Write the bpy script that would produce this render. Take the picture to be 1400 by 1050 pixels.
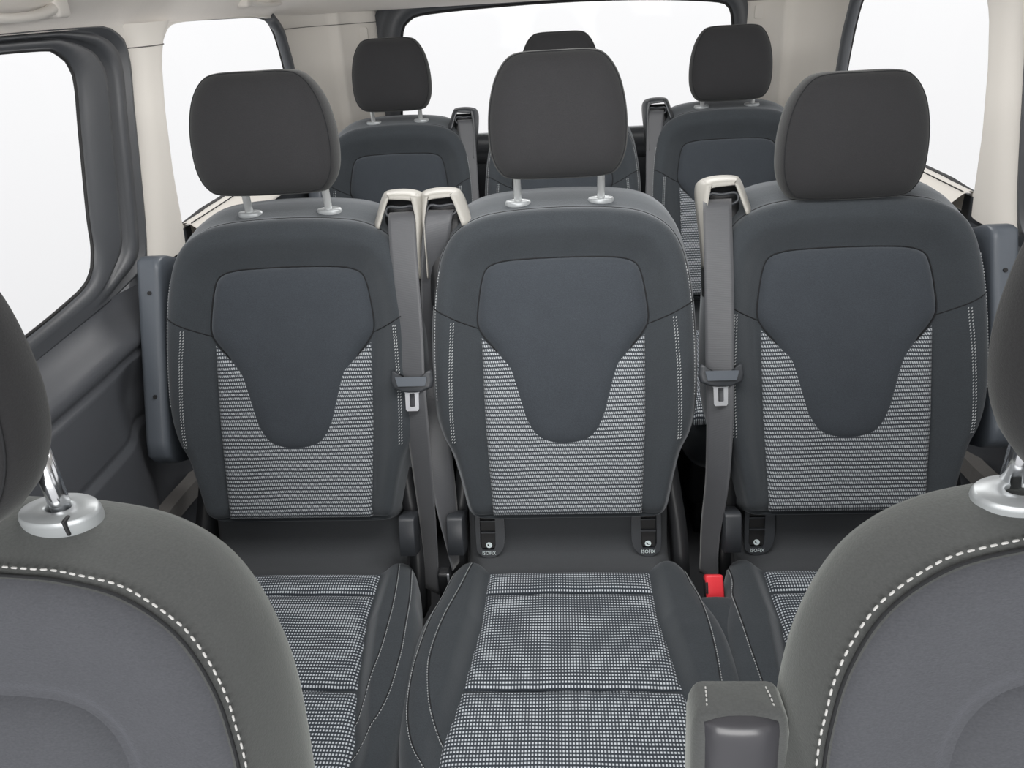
import bpy, math
import numpy as np
from mathutils import Vector, Matrix
from mathutils.geometry import tessellate_polygon
C = bpy.context.scene.collection
R = math.radians
for o in list(bpy.data.objects): bpy.data.objects.remove(o)

# ------------------------------------------------------------------ camera
def cam_axes(p, y, r):
    cp, sp, cy, sy = math.cos(p), math.sin(p), math.cos(y), math.sin(y)
    f = Vector((-sy*cp, cy*cp, -sp)); rt = Vector((cy, sy, 0)); up = rt.cross(f)
    cr, sr = math.cos(r), math.sin(r)
    return rt*cr + up*sr, -rt*sr + up*cr, f
rt, up, fw = cam_axes(R(26.982), R(4.343), R(-3.419))
cd = bpy.data.cameras.new('camera'); cam = bpy.data.objects.new('camera', cd); C.objects.link(cam)
cam.matrix_world = Matrix(((rt.x, up.x, -fw.x, 0), (rt.y, up.y, -fw.y, 0), (rt.z, up.z, -fw.z, 1.30), (0, 0, 0, 1)))
cd.sensor_width = 36; cd.lens = 27.0; cd.clip_start = 0.02
bpy.context.scene.camera = cam

# ------------------------------------------------------------------ world, light, exposure
sc = bpy.context.scene
w = bpy.data.worlds.new('world'); sc.world = w; w.use_nodes = True
nt = w.node_tree; nt.nodes.clear()
wo = nt.nodes.new('ShaderNodeOutputWorld'); bg = nt.nodes.new('ShaderNodeBackground')
tc = nt.nodes.new('ShaderNodeTexCoord'); sx = nt.nodes.new('ShaderNodeSeparateXYZ')
cr_ = nt.nodes.new('ShaderNodeValToRGB'); mr = nt.nodes.new('ShaderNodeMapRange')
mr.inputs[1].default_value = -0.5; mr.inputs[2].default_value = 0.0
cr_.color_ramp.elements[0].color = (.78, .78, .79, 1); cr_.color_ramp.elements[0].position = 0.0
cr_.color_ramp.elements[1].color = (1.0, 1.0, 1.01, 1); cr_.color_ramp.elements[1].position = 1.0
nt.links.new(tc.outputs['Generated'], sx.inputs[0]); nt.links.new(sx.outputs['Z'], mr.inputs[0])
nt.links.new(mr.outputs[0], cr_.inputs[0]); nt.links.new(cr_.outputs[0], bg.inputs[0])
nt.links.new(bg.outputs[0], wo.inputs[0]); bg.inputs[1].default_value = 1.0
def area(name, loc, target, sx_, sy_, power, col=(1, 1, 1)):
    l = bpy.data.lights.new(name, 'AREA'); l.shape = 'RECTANGLE'; l.size = sx_; l.size_y = sy_; l.energy = power; l.color = col
    o = bpy.data.objects.new(name, l); C.objects.link(o); o.location = loc
    o.rotation_euler = (Vector(target)-Vector(loc)).to_track_quat('-Z', 'Y').to_euler(); return o
area('windscreen_fill', (0, -1.5, 1.25), (0, 1.2, 1.15), 2.0, 1.0, 48, (1, .985, .97))  # added fill light beyond the windscreen, on top of the world's daylight
area('roof_fill_front', (0, .86, 1.372), (0, .861, 0), 1.0, .30, 7.0, (1, .985, .97))  # added unseen fill under the roof, brightens seat tops and cushions from above
area('roof_fill_rear', (0, 1.72, 1.372), (0, 1.721, 0), 1.0, .30, 8.5, (1, .985, .97))  # second added overhead fill, out of view, lifts the dark back row
sc.view_settings.view_transform = 'Standard'; sc.view_settings.look = 'None'
sc.view_settings.gamma = 1; sc.view_settings.use_curve_mapping = False
sc.view_settings.exposure = 0.0

# ------------------------------------------------------------------ materials
def new_mat(name):
    m = bpy.data.materials.new(name); m.use_nodes = True
    b = m.node_tree.nodes['Principled BSDF']; return m, m.node_tree, b
def plastic(name, col, rough=.45, metal=0, grain=0.0, spec=.5):
    m, t, b = new_mat(name); b.inputs['Base Color'].default_value = (*col, 1)
    b.inputs['Roughness'].default_value = rough; b.inputs['Metallic'].default_value = metal
    b.inputs['Specular IOR Level'].default_value = spec
    if grain:
        c = t.nodes.new('ShaderNodeTexCoord'); n = t.nodes.new('ShaderNodeTexNoise'); n.inputs['Scale'].default_value = 900; n.inputs['Detail'].default_value = 1
        bp = t.nodes.new('ShaderNodeBump'); bp.inputs['Strength'].default_value = grain; bp.inputs['Distance'].default_value = .0006
        t.links.new(c.outputs['Object'], n.inputs[0]); t.links.new(n.outputs[0], bp.inputs['Height']); t.links.new(bp.outputs[0], b.inputs['Normal'])
    return m
def fabric(name, col, sheen=.35, tint=(.8, .85, .8), scale=500, var=.25, streak=True, sr=.5):
    m, t, b = new_mat(name)
    b.inputs['Roughness'].default_value = .9; b.inputs['Specular IOR Level'].default_value = .15
    b.inputs['Sheen Weight'].default_value = sheen; b.inputs['Sheen Roughness'].default_value = sr; b.inputs['Sheen Tint'].default_value = (*tint, 1)
    c = t.nodes.new('ShaderNodeTexCoord'); mp = t.nodes.new('ShaderNodeMapping'); mp.inputs['Scale'].default_value = (1, 1, 2.2) if streak else (1, 1, 1)
    n = t.nodes.new('ShaderNodeTexNoise'); n.inputs['Scale'].default_value = scale; n.inputs['Detail'].default_value = 2
    n2 = t.nodes.new('ShaderNodeTexNoise'); n2.inputs['Scale'].default_value = 28; n2.inputs['Detail'].default_value = 3
    ad = t.nodes.new('ShaderNodeMath'); ad.operation = 'ADD'
    mrr = t.nodes.new('ShaderNodeMapRange'); mrr.inputs[1].default_value = .6; mrr.inputs[2].default_value = 1.4; mrr.inputs[3].default_value = 1-var; mrr.inputs[4].default_value = 1+var
    k2 = t.nodes.new('ShaderNodeMath'); k2.operation = 'MULTIPLY_ADD'; k2.inputs[1].default_value = .3; k2.inputs[2].default_value = .35
    mx = t.nodes.new('ShaderNodeVectorMath'); mx.operation = 'SCALE'; mx.inputs[0].default_value = col
    bp = t.nodes.new('ShaderNodeBump'); bp.inputs['Strength'].default_value = .35; bp.inputs['Distance'].default_value = .0006
    L = t.links.new
    L(c.outputs['Object'], mp.inputs[0]); L(mp.outputs[0], n.inputs[0]); L(c.outputs['Object'], n2.inputs[0])
    L(n.outputs[0], ad.inputs[0]); L(n2.outputs[0], k2.inputs[0]); L(k2.outputs[0], ad.inputs[1]); L(ad.outputs[0], mrr.inputs[0]); L(mrr.outputs[0], mx.inputs['Scale'])
    L(mx.outputs[0], b.inputs['Base Color']); L(n.outputs[0], bp.inputs['Height']); L(bp.outputs[0], b.inputs['Normal'])
    return m
def weave(name, pu, pv, slant, dark, light, lo, gap):
    """woven cloth: rows of short pale dashes; UV in metres"""
    m, t, b = new_mat(name); L = t.links.new
    b.inputs['Roughness'].default_value = .85; b.inputs['Specular IOR Level'].default_value = .2; b.inputs['Sheen Weight'].default_value = .15
    uvn = t.nodes.new('ShaderNodeUVMap'); s = t.nodes.new('ShaderNodeSeparateXYZ'); L(uvn.outputs[0], s.inputs[0])
    def M(op, a, b_=None, c_=None):
        n = t.nodes.new('ShaderNodeMath'); n.operation = op
        for i, q in enumerate((a, b_, c_)):
            if q is None: continue
            if isinstance(q, (int, float)): n.inputs[i].default_value = q
            else: L(q, n.inputs[i])
        return n.outputs[0]
    # slow wobble of the weave
    nz = t.nodes.new('ShaderNodeTexNoise'); nz.inputs['Scale'].default_value = 9; L(uvn.outputs[0], nz.inputs[0])
    vv = M('ADD', s.outputs['Y'], M('MULTIPLY', M('SUBTRACT', nz.outputs[0], .5), .006))
    V = M('MULTIPLY', vv, 2*math.pi/pv); U = M('ADD', M('MULTIPLY', s.outputs['X'], 2*math.pi/pu), M('MULTIPLY', V, slant))
    cu = M('MULTIPLY_ADD', M('SINE', U), .5, .5); cv = M('MULTIPLY_ADD', M('SINE', V), .5, .5)
    bu = t.nodes.new('ShaderNodeMapRange'); bu.interpolation_type = 'SMOOTHSTEP'; bu.inputs[1].default_value = .25; bu.inputs[2].default_value = .75; L(cu, bu.inputs[0])
    bv = t.nodes.new('ShaderNodeMapRange'); bv.interpolation_type = 'SMOOTHSTEP'; bv.inputs[1].default_value = gap; bv.inputs[2].default_value = gap+.4; L(cv, bv.inputs[0])
    fac = M('MULTIPLY', bv.outputs[0], M('MULTIPLY_ADD', bu.outputs[0], 1-lo, lo))
    mix = t.nodes.new('ShaderNodeMix'); mix.data_type = 'RGBA'; mix.inputs[6].default_value = (*dark, 1); mix.inputs[7].default_value = (*light, 1)
    L(fac, mix.inputs[0]); L(mix.outputs[2], b.inputs['Base Color'])
    bp = t.nodes.new('ShaderNodeBump'); bp.inputs['Strength'].default_value = .5; bp.inputs['Distance'].default_value = .0008; L(fac, bp.inputs['Height']); L(bp.outputs[0], b.inputs['Normal'])
    return m
def webbing(name, col):
    m, t, b = new_mat(name); L = t.links.new
    b.inputs['Base Color'].default_value = (*col, 1); b.inputs['Roughness'].default_value = .45; b.inputs['Sheen Weight'].default_value = .3
    uvn = t.nodes.new('ShaderNodeUVMap'); wv = t.nodes.new('ShaderNodeTexWave'); wv.bands_direction = 'Y'; wv.inputs['Scale'].default_value = 180
    bp = t.nodes.new('ShaderNodeBump'); bp.inputs['Strength'].default_value = .3; bp.inputs['Distance'].default_value = .0006
    L(uvn.outputs[0], wv.inputs[0]); L(wv.outputs[0], bp.inputs['Height']); L(bp.outputs[0], b.inputs['Normal']); return m
def glass_mat():
    m, t, b = new_mat('window_glass'); t.nodes.remove(b)
    tr = t.nodes.new('ShaderNodeBsdfTransparent'); gl = t.nodes.new('ShaderNodeBsdfGlossy'); gl.inputs['Roughness'].default_value = .02
    tr.inputs[0].default_value = (.995, .995, .995, 1)
    mx = t.nodes.new('ShaderNodeMixShader'); mx.inputs[0].default_value = .003
    t.links.new(tr.outputs[0], mx.inputs[1]); t.links.new(gl.outputs[0], mx.inputs[2]); t.links.new(mx.outputs[0], t.nodes['Material Output'].inputs[0]); return m
M = dict(
    cloth=fabric('plain_seat_cloth', (.040, .046, .052), .38, (.8, .84, .88)),
    panel=fabric('insert_panel_cloth', (.045, .052, .061), .28, (.78, .84, .92)),
    front=fabric('front_seat_cloth', (.070, .073, .073), .45, (.9, .95, .9), var=.18),
    frontpanel=fabric('front_insert_cloth', (.068, .071, .079), .35, (.85, .87, 1), var=.18),
    head=fabric('headrest_cloth', (.030, .030, .032), .20, (.7, .72, .7), var=.15),
    rear=fabric('cushion_rear_cloth', (.060, .064, .069), .3, (.8, .8, .8), var=.1),
    wb=weave('backrest_weave', .0036, .0066, .5, (.030, .036, .044), (.45, .48, .51), .18, .12),
    wc=weave('cushion_weave', .0045, .0060, 0, (.032, .040, .050), (.60, .64, .69), .06, .30),
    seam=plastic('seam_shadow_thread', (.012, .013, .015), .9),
    thread=plastic('pale_thread', (.40, .42, .43), .7),
    threadw=plastic('white_thread', (.52, .52, .51), .7),
    black=plastic('black_plastic', (.018, .019, .021), .42, grain=.3),
    dark=plastic('charcoal_plastic', (.040, .044, .050), .40, grain=.3),
    grey=plastic('grey_plastic', (.10, .115, .135), .38, grain=.2),
    door=plastic('door_panel_plastic', (.085, .090, .100), .38, grain=.3),
    frame=plastic('window_frame_plastic', (.075, .080, .088), .42),
    rubber=plastic('seal_rubber', (.012, .012, .013), .6),
    cream=plastic('light_grey_plastic', (.37, .36, .33), .42),
    beige=plastic('beige_trim', (.74, .71, .66), .6, grain=.2),
    head_liner=fabric('headliner_cloth', (.86, .82, .77), .2, (1, 1, 1), 700, .05, False),
    post=plastic('satin_post', (.70, .72, .72), .28, .45),
    gloss=plastic('glossy_underside_plastic', (.050, .050, .056), .25),
    chrome=plastic('chrome', (.75, .76, .78), .14, 1),
    steel=plastic('tongue_steel', (.80, .82, .86), .3, .75),
    silver=plastic('satin_silver', (.36, .38, .39), .35, .3),
    red=plastic('red_release_button', (.85, .045, .06), .35),
    white=plastic('white_print', (.75, .85, .86), .6),
    belt=webbing('belt_webbing', (.070, .073, .080)),
    carpet=fabric('floor_carpet', (.03, .031, .034), .2, (.8, .8, .8), 900, .3, False),
    strip=fabric('felt_strip', (.13, .125, .12), .2, (.8, .8, .8), 900, .2, False),
    glass=glass_mat())

# ------------------------------------------------------------------ mesh helpers
def mesh(name, V, F, mat, uv=None, smooth=True):
    me = bpy.data.meshes.new(name); me.from_pydata([tuple(map(float, v)) for v in V], [], [tuple(int(i) for i in f) for f in F]); me.update()
    if uv is not None:
        l = me.uv_layers.new(name='UVMap'); idx = np.zeros(len(me.loops), dtype=np.int32); me.loops.foreach_get('vertex_index', idx)
        l.data.foreach_set('uv', np.asarray(uv, dtype=np.float32)[idx].ravel())
    if smooth: me.shade_smooth()
    me.materials.append(mat); return me
def link(name, me, parent=None):
    o = bpy.data.objects.new(name, me); C.objects.link(o)
    if parent: o.parent = parent
    return o
def empty(name, loc, label, cat, group=None):
    group = group or {'handle': 'grab handles over the left windows', 'seat belt': 'seat belts hanging from the seat shoulders', 'buckle': None}.get(cat)
    if cat == 'seat': group = 'front seats' if name == 'front_seat' else 'passenger seats of the middle and back rows'
    o = bpy.data.objects.new(name, None); C.objects.link(o); o.location = loc; o['label'] = label; o['category'] = cat
    if group: o['group'] = group
    return o
def structure(o, label=None):
    o['kind'] = 'structure'
    if label: o['label'] = label
    return o
def resample(P, n, closed):
    P = np.asarray(P, float)
    if closed: P = np.vstack([P, P[:1]])
    d = np.r_[0, np.cumsum(np.linalg.norm(np.diff(P, axis=0), axis=1))]
    t = np.linspace(0, d[-1], n+1)[:-1] if closed else np.linspace(0, d[-1], n)
    return np.stack([np.interp(t, d, P[:, k]) for k in range(P.shape[1])], 1)
def spline(P, n, closed=False, sub=12):
    P = np.asarray(P, float); m = len(P); out = []
    rng = range(m) if closed else range(m-1)
    for i in rng:
        g = (lambda k: P[k % m]) if closed else (lambda k: P[min(max(k, 0), m-1)])
        a, b, c, d = g(i-1), g(i), g(i+1), g(i+2)
        for j in range(sub):
            t = j/sub; out.append(.5*((2*b)+(-a+c)*t+(2*a-5*b+4*c-d)*t*t+(-a+3*b-3*c+d)*t**3))
    if not closed: out.append(P[-1])
    return resample(out, n, closed)
def mirror(Pts):
    """right-hand half from top centre to bottom centre -> closed loop"""
    P = [tuple(p) for p in Pts]; L_ = [(-x, y) for x, y in P[::-1] if abs(x) > 1e-6]
    return P+L_
def seg_dist(Q, P, closed=True):
    A = P; B = np.roll(P, -1, 0) if closed else P[1:]
    if not closed: A = P[:-1]
    AB = B-A; L2 = (AB**2).sum(1)+1e-12; out = np.full(len(Q), 9.)
    for s in range(0, len(Q), 4000):
        q = Q[s:s+4000, None, :]-A[None]; t = np.clip((q*AB).sum(2)/L2, 0, 1)
        out[s:s+4000] = np.sqrt(((q-t[..., None]*AB)**2).sum(2)).min(1)
    return out
def inside(Q, P):
    x, y = Q[:, 0:1], Q[:, 1:2]; A = P; B = np.roll(P, -1, 0)
    c = ((A[:, 1] > y) != (B[:, 1] > y)) & (x < (B[:, 0]-A[:, 0])*(y-A[:, 1])/(B[:, 1]-A[:, 1]+1e-12)+A[:, 0])
    return c.sum(1) % 2 == 1
def sdist(Q, P): d = seg_dist(Q, P); return np.where(inside(Q, P), -d, d)
def sm(x): x = np.clip(x, 0, 1); return x*x*(3-2*x)
def loft(rings, closed=True, cap0=False, cap1=False, wrap=False):
    n = len(rings[0]); V = np.vstack(rings); F = []
    m = len(rings)
    for i in range(m if wrap else m-1):
        a = i*n; b = ((i+1) % m)*n
        for j in range(n if closed else n-1):
            k = (j+1) % n; F.append((a+j, a+k, b+k, b+j))
    if cap0: V = np.vstack([V, rings[0].mean(0)]); c = len(V)-1; F += [(c, (j+1) % n, j) for j in range(n)]
    if cap1: V = np.vstack([V, rings[-1].mean(0)]); c = len(V)-1; a = (m-1)*n; F += [(c, a+j, a+(j+1) % n) for j in range(n)]
    return V, F
def rings2d(P, c, ts):
    c = np.asarray(c, float); return [c+(P-c)*t for t in ts]
TS = np.r_[np.linspace(.02, .8, 22), np.linspace(.825, 1, 14)]
def patch(name, P, c, emb, hfun, mat, ts=TS, skirt=.012):
    """upholstery panel over polygon P: emb(uv, h)->xyz, hfun(distance to edge, uv)->h"""
    rg = rings2d(P, c, ts); Q = np.vstack(rg); d = seg_dist(Q, P); h = hfun(d, Q); V = emb(Q, h)
    V = V.reshape(len(rg), len(P), 3); E = emb(P, hfun(np.zeros(len(P)), P)-skirt)
    vv, F = loft(list(V)+[E], cap0=True); uv = np.vstack([Q, P, [np.asarray(c)]])
    return mesh(name, vv, F, mat, uv)
def tube(name, P, r, mat, seg=6, closed=False, raw=False, up_=(0, 0, 1)):
    P = np.asarray(P, float); n = len(P); T = (np.roll(P, -1, 0)-np.roll(P, 1, 0)) if closed else np.gradient(P, axis=0)
    T /= np.linalg.norm(T, axis=1)[:, None]+1e-12; rings = []; N0 = None
    rr = np.full(n, r) if np.isscalar(r) else np.asarray(r)
    for i in range(n):
        if N0 is None:
            N0 = np.cross(T[i], up_);
            if np.linalg.norm(N0) < 1e-3: N0 = np.cross(T[i], (1, 0, 0))
        N0 = N0-T[i]*(N0@T[i]); N0 /= np.linalg.norm(N0); B = np.cross(T[i], N0)
        a = np.linspace(0, 2*np.pi, seg+1)[:-1]
        rings.append(P[i]+rr[i]*(np.cos(a)[:, None]*N0+np.sin(a)[:, None]*B))
    V, F = loft(rings, cap0=not closed, cap1=not closed, wrap=closed)
    return (V, F) if raw else mesh(name, V, F, mat)
def join(parts):
    V = []; F = []; o = 0
    for v, f in parts: V.append(np.asarray(v)); F += [tuple(i+o for i in q) for q in f]; o += len(v)
    return np.vstack(V), F
def dashes(name, P, r, mat, pitch, duty=.6, slant=None):
    """separate stitches along 3-D path P (dense)"""
    P = np.asarray(P, float); d = np.r_[0, np.cumsum(np.linalg.norm(np.diff(P, axis=0), axis=1))]
    at = lambda s: np.array([np.interp(s, d, P[:, k]) for k in range(3)]); parts = []
    for s in np.arange(pitch*.2, d[-1]-pitch*duty, pitch):
        a, b = at(s), at(s+pitch*duty)
        if slant is not None: a = a+np.array(slant); b = b-np.array(slant)
        m = (a+b)/2; parts.append(tube('', [a, a*.7+m*.3, b*.7+m*.3, b], [r*.45, r, r, r*.45], None, 5, raw=True))
    return parts
def rbox(x0, x1, y0, y1, z0, z1, r=.004, k=3, rot=None):
    """rounded box as lofted rings; returns V,F"""
    def rr(cx, cy, hx, hy, rad):
        out = []
        for q, (sx_, sy_) in enumerate(((1, 1), (-1, 1), (-1, -1), (1, -1))):
            for j in range(k+1):
                a = (q+j/k)*math.pi/2; out.append((cx+sx_*(hx-rad)+rad*math.cos(a), cy+sy_*(hy-rad)+rad*math.sin(a)))
        return np.array(out)
    cx, cy, hx, hy = (x0+x1)/2, (y0+y1)/2, (x1-x0)/2, (y1-y0)/2; rings = []
    r = min(r, hx*.95, hy*.95, (z1-z0)*.49)
    for j in range(k+1):
        a = j/k*math.pi/2; ins = r*(1-math.sin(a)); z = z0+r*(1-math.cos(a))
        p = rr(cx, cy, hx-ins, hy-ins, max(r-ins, r*.05)); rings.append(np.c_[p, np.full(len(p), z)])
    for q in rings[::-1]: p = q.copy(); p[:, 2] = z1-(p[:, 2]-z0); rings.append(p) if len(rings) < 2*(k+1) else None
    V, F = loft(rings, cap0=True, cap1=True)
    if rot is not None: V = rot(V)
    return V, F
def plate(outer, holes, n0, n1, emb):
    """flat solid with holes; emb(uv, n)->xyz"""
    loops = [np.asarray(outer, float)]+[np.asarray(h, float) for h in holes]
    Q = np.vstack(loops); tri = tessellate_polygon([[Vector((x, y, 0)) for x, y in l] for l in loops]); n = len(Q)
    V = np.vstack([emb(Q, np.full(n, n0)), emb(Q, np.full(n, n1))]); F = [tuple(t) for t in tri]+[tuple(n+i for i in t[::-1]) for t in tri]
    o = 0
    for l in loops:
        m = len(l); F += [(o+i, o+(i+1) % m, n+o+(i+1) % m, n+o+i) for i in range(m)]; o += m
    return V, F
def recalc(me):
    import bmesh
    b = bmesh.new(); b.from_mesh(me); bmesh.ops.recalc_face_normals(b, faces=b.faces); b.to_mesh(me); b.free(); return me
def rrect(cx, cy, hx, hy, r, k=5):
    out = []
    for q, (sx_, sy_) in enumerate(((1, 1), (-1, 1), (-1, -1), (1, -1))):
        for j in range(k+1):
            a = (q+j/k)*math.pi/2; out.append((cx+sx_*(hx-r)+r*math.cos(a), cy+sy_*(hy-r)+r*math.sin(a)))
    return np.array(out)
def text_mesh(name, s, size, mat, emb, n=.0006, bold=0):
    cu = bpy.data.curves.new('txt', 'FONT'); cu.body = s; cu.size = size; cu.align_x = 'CENTER'; cu.align_y = 'CENTER'; cu.offset = bold; cu.resolution_u = 2
    o = bpy.data.objects.new('txt', cu); C.objects.link(o); bpy.context.view_layer.update()
    me0 = bpy.data.meshes.new_from_object(o.evaluated_get(bpy.context.evaluated_depsgraph_get()))
    V = np.array([v.co[:] for v in me0.vertices]); F = [tuple(p.vertices) for p in me0.polygons]
    bpy.data.objects.remove(o); bpy.data.curves.remove(cu); bpy.data.meshes.remove(me0)
    return mesh(name, emb(V[:, :2], np.full(len(V), n)), F, mat, smooth=False)

# ================================================================== STRUCTURE
YF, YR = -.60, 2.75
def yz(X):   # embed (Y,Z) at wall X with depth n towards the cabin
    s = 1 if X < 0 else -1
    return lambda Q, n: np.c_[X+s*n, Q[:, 0], Q[:, 1]]
# floor
me = mesh('floor', *rbox(-.86, .88, YF, YR+.05, -.04, 0, .005), M['carpet']); structure(link('floor', me))
# ceiling: lofted headliner, lower towards the tailgate
def headliner():
    prof = [(-1, 0), (-.992, .10), (-.965, .28), (-.91, .50), (-.83, .70), (-.70, .86), (-.5, .95), (-.25, .99), (0, 1)]
    prof = prof+[(-x, z) for x, z in prof[:-1]][::-1]; prof = spline(prof, 60)
    ys = np.r_[np.linspace(-.25, 2.1, 14), np.linspace(2.2, 2.78, 12)]; rings = []
    for y in ys:
        g = 1-sm((y-2.05)/.70); cx = .01; hw = .81-.19*sm((y-2.52)/.24)
        rings.append(np.c_[cx+prof[:, 0]*hw, np.full(60, y), 1.283+.125*g*prof[:, 1]-.012*(1-g)])
    inner = rings; outer = [r+np.array([0, 0, .03]) for r in rings]
    a = loft(inner, closed=False); b = loft(outer, closed=False); return join([a, b])
structure(link('ceiling', mesh('ceiling', *headliner(), M['head_liner'])))
# side walls
def door_glass():   # (Y,Z) outline of the sliding-door glass
    return spline([(.36, .90), (.36, 1.20), (.42, 1.255), (.9, 1.262), (1.24, 1.260), (1.305, 1.250), (1.33, 1.215), (1.30, 1.13), (1.252, 1.0), (1.236, .945), (1.20, .905), (1.12, .890), (.95, .878), (.6, .868), (.42, .865)], 120, True)
def door_outer():
    return spline([(.22, .80), (.22, 1.2), (.28, 1.278), (.9, 1.284), (1.40, 1.286), (1.49, 1.278), (1.522, 1.24), (1.488, 1.14), (1.44, 1.0), (1.405, .91), (1.375, .872), (1.3, .862), (1.1, .852), (.9, .843), (.5, .83), (.3, .825)], 120, True)
def quarter_glass(rear):
    return spline([(1.573, .897), (1.586, 1.013), (1.618, 1.13), (1.655, 1.215), (1.70, 1.262), (1.78, 1.280), (2.1, 1.279), (rear-.13, 1.272), (rear-.05, 1.24), (rear-.01, 1.15), (rear+.01, 1.0), (rear-.02, .91), (rear-.1, .895), (2.0, .893), (1.75, .893)], 120, True)
def radial(A, B, c):   # for each point of loop A the point of loop B in the same direction from c
    Bd = resample(B, 1200, True)-c; a = np.arctan2(Bd[:, 1], Bd[:, 0]); o = np.argsort(a); a = a[o]; r = np.linalg.norm(Bd, axis=1)[o]
    q = A-c; t = np.arctan2(q[:, 1], q[:, 0]); rr = np.interp(t, np.r_[a-2*np.pi, a, a+2*np.pi], np.r_[r, r, r]); return c+np.c_[rr*np.cos(t), rr*np.sin(t)]
def align(A, B):   # rotate B so index 0 is nearest A[0], same direction
    k = np.argmin(((B-A[0])**2).sum(1)); return np.roll(B, -k, 0)
WINDOW = 0
for side, X, rear in (('left', -.80, 2.49), ('right', .82, 2.45)):
    s = 1 if X < 0 else -1; E = yz(X)
    # beige upper trim wall with a hole for the quarter window and cut round the sliding door frame
    do = door_outer(); qg = quarter_glass(rear)
    outer = [(YF, 1.30), (YF, .0), (.10, 0), (.10, 1.2)]
    outer = np.array([(.12, 1.295), (.12, 1.281), (.5, 1.281), (.9, 1.284), (1.40, 1.286), (1.49, 1.278), (1.522, 1.24), (1.488, 1.14), (1.44, 1.0), (1.40, .90), (1.375, .855), (2.62, .855), (2.62, 1.295)])
    V, F = plate(outer, [qg], -.03, 0, E); wall = link('wall_'+side, recalc(mesh('wall', V, F, M['beige'], smooth=False))); structure(wall)
    # proud pillar cover between the door and the quarter window, with rounded edges
    def pil(u):   # u 0..1 across, z
        return u
    rg = []
    for z in np.linspace(.862, 1.286, 22):
        y0 = np.interp(z, [.86, .90, 1.0, 1.14, 1.24, 1.29], [1.378, 1.402, 1.442, 1.49, 1.524, 1.53])
        y1 = np.interp(z, [.86, .90, 1.013, 1.13, 1.215, 1.262, 1.29], [1.562, 1.568, 1.580, 1.610, 1.645, 1.685, 1.74])
        row = []
        for u in np.linspace(0, 1, 14):
            row.append((X+s*(.026*(1-abs(2*u-1)**3.2)-.004), y0+(y1-y0)*u, z))
        rg.append(np.array(row))
    V, F = loft(rg, closed=False); structure(link('pillar_trim', mesh('pillar_trim', V, F, M['beige']), wall))
    # pillar seam near the headliner
    z = 1.245; P = [(X+s*(.026*(1-abs(2*u-1)**3.2)-.0035), 1.526+(1.672-1.526)*u, z) for u in np.linspace(.02, .98, 16)]
    link('trim_joint', tube('trim_joint', P, .0012, M['strip']), wall)
    # quarter window: rubber seal, inner reveal, ledge, pane
    WINDOW += 1
    win = link('window_%d' % WINDOW, None) if False else None
    c = qg.mean(0); q2 = c+(qg-c)*np.array([.965, .93]); fr = []
    for k_, (sc_, n) in enumerate(((1.001, -.019), (.999, -.017), (.9955, -.019), (.995, -.03))):
        fr.append(E(c+(qg-c)*sc_, np.full(120, n)))
    V, F = loft(fr); wo_ = structure(link('window_%d' % WINDOW, mesh('window_seal', V, F, M['rubber'])))
    V, F = plate(c+(qg-c)*1.0, [], -.028, -.024, E); link('pane', mesh('pane', V, F, M['glass'], smooth=False), wo_)
    # dark inner frame at the rear edge of the quarter window
    zz = np.linspace(.90, 1.272, 20); P = []
    for z in zz:
        yv = np.interp(z, [.89, 1.0, 1.15, 1.24, 1.272], [rear-.032, rear-.006, rear-.024, rear-.058, rear-.12]); P.append((X-s*.004, yv, z))
    link('rear_seal', tube('rear_seal', P, .016, M['frame'], 8), wo_)
    # sill ledge under the quarter window
    prof = [(.0, .893), (.004, .900), (.020, .896), (.050, .870), (.060, .862), (.062, .850), (.0, .845)]
    prof = spline(prof, 24); rg = [np.c_[X+s*(prof[:, 0]-.004), np.full(24, y), prof[:, 1]] for y in np.linspace(1.575, 2.60, 20)]
    V, F = loft(rg, closed=False); structure(link('window_ledge', mesh('window_ledge', V, F, M['beige']), wall))
    P = [(X+s*.016, y, .8985) for y in np.linspace(1.58, 2.5, 20)]; link('ledge_joint', tube('ledge_joint', P, .0012, M['rubber']), wall)
    # lower trim behind the sliding door (dark)
    g = []
    for z in np.linspace(0, .862, 12):
        g.append(np.array([(X+s*(.045+.03*sm((z-.3)/.2)*0-.010*sm((z-.80)/.06)), y, z) for y in np.linspace(1.36, YR, 14)]))
    V, F = loft(g, closed=False); structure(link('lower_trim', mesh('lower_trim', V, F, M['dark']), wall))
    # sliding door frame: glass edge -> flat -> grooves -> outer edge
    WINDOW += 1
    dg = resample(door_glass(), 200, True); do = radial(dg, do, np.array([1.10, 1.09])); rings = []
    low = sm((.918-(dg[:, 1]*.5+do[:, 1]*.5))/.045)
    for f, n in ((0, .0), (.01, .003), (.04, .006), (.10, .011), (.40, .014), (.47, .012), (.52, -.006), (.56, -.009), (.61, .006), (.67, .012), (.78, .012), (.84, -.008), (.90, -.012), (.955, .006), (1.0, .006), (1.0, -.02)):
        flat = n if f <= .4 or (f == 1 and n < 0) else .014
        rings.append(E(dg*(1-f)+do*f, n*(1-low)+flat*low))
    V, F = loft(rings); wdo = structure(link('window_%d' % WINDOW, mesh('door_window_frame', V, F, M['frame'])))
    V, F = plate(dg, [], -.0035, -.0008, E); link('pane', mesh('pane', V, F, M['glass'], smooth=False), wdo)
    link('glass_seal', tube('glass_seal', E(dg, np.full(200, .0015)), .0030, M['rubber'], 6, True), wdo)
    # sliding door inner panel, with pressed creases and a soft hollow
    ys = np.linspace(.05, 1.375, 70); zs = np.r_[np.linspace(0, .44, 10), np.linspace(.46, .862, 74)]; g = []
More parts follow.
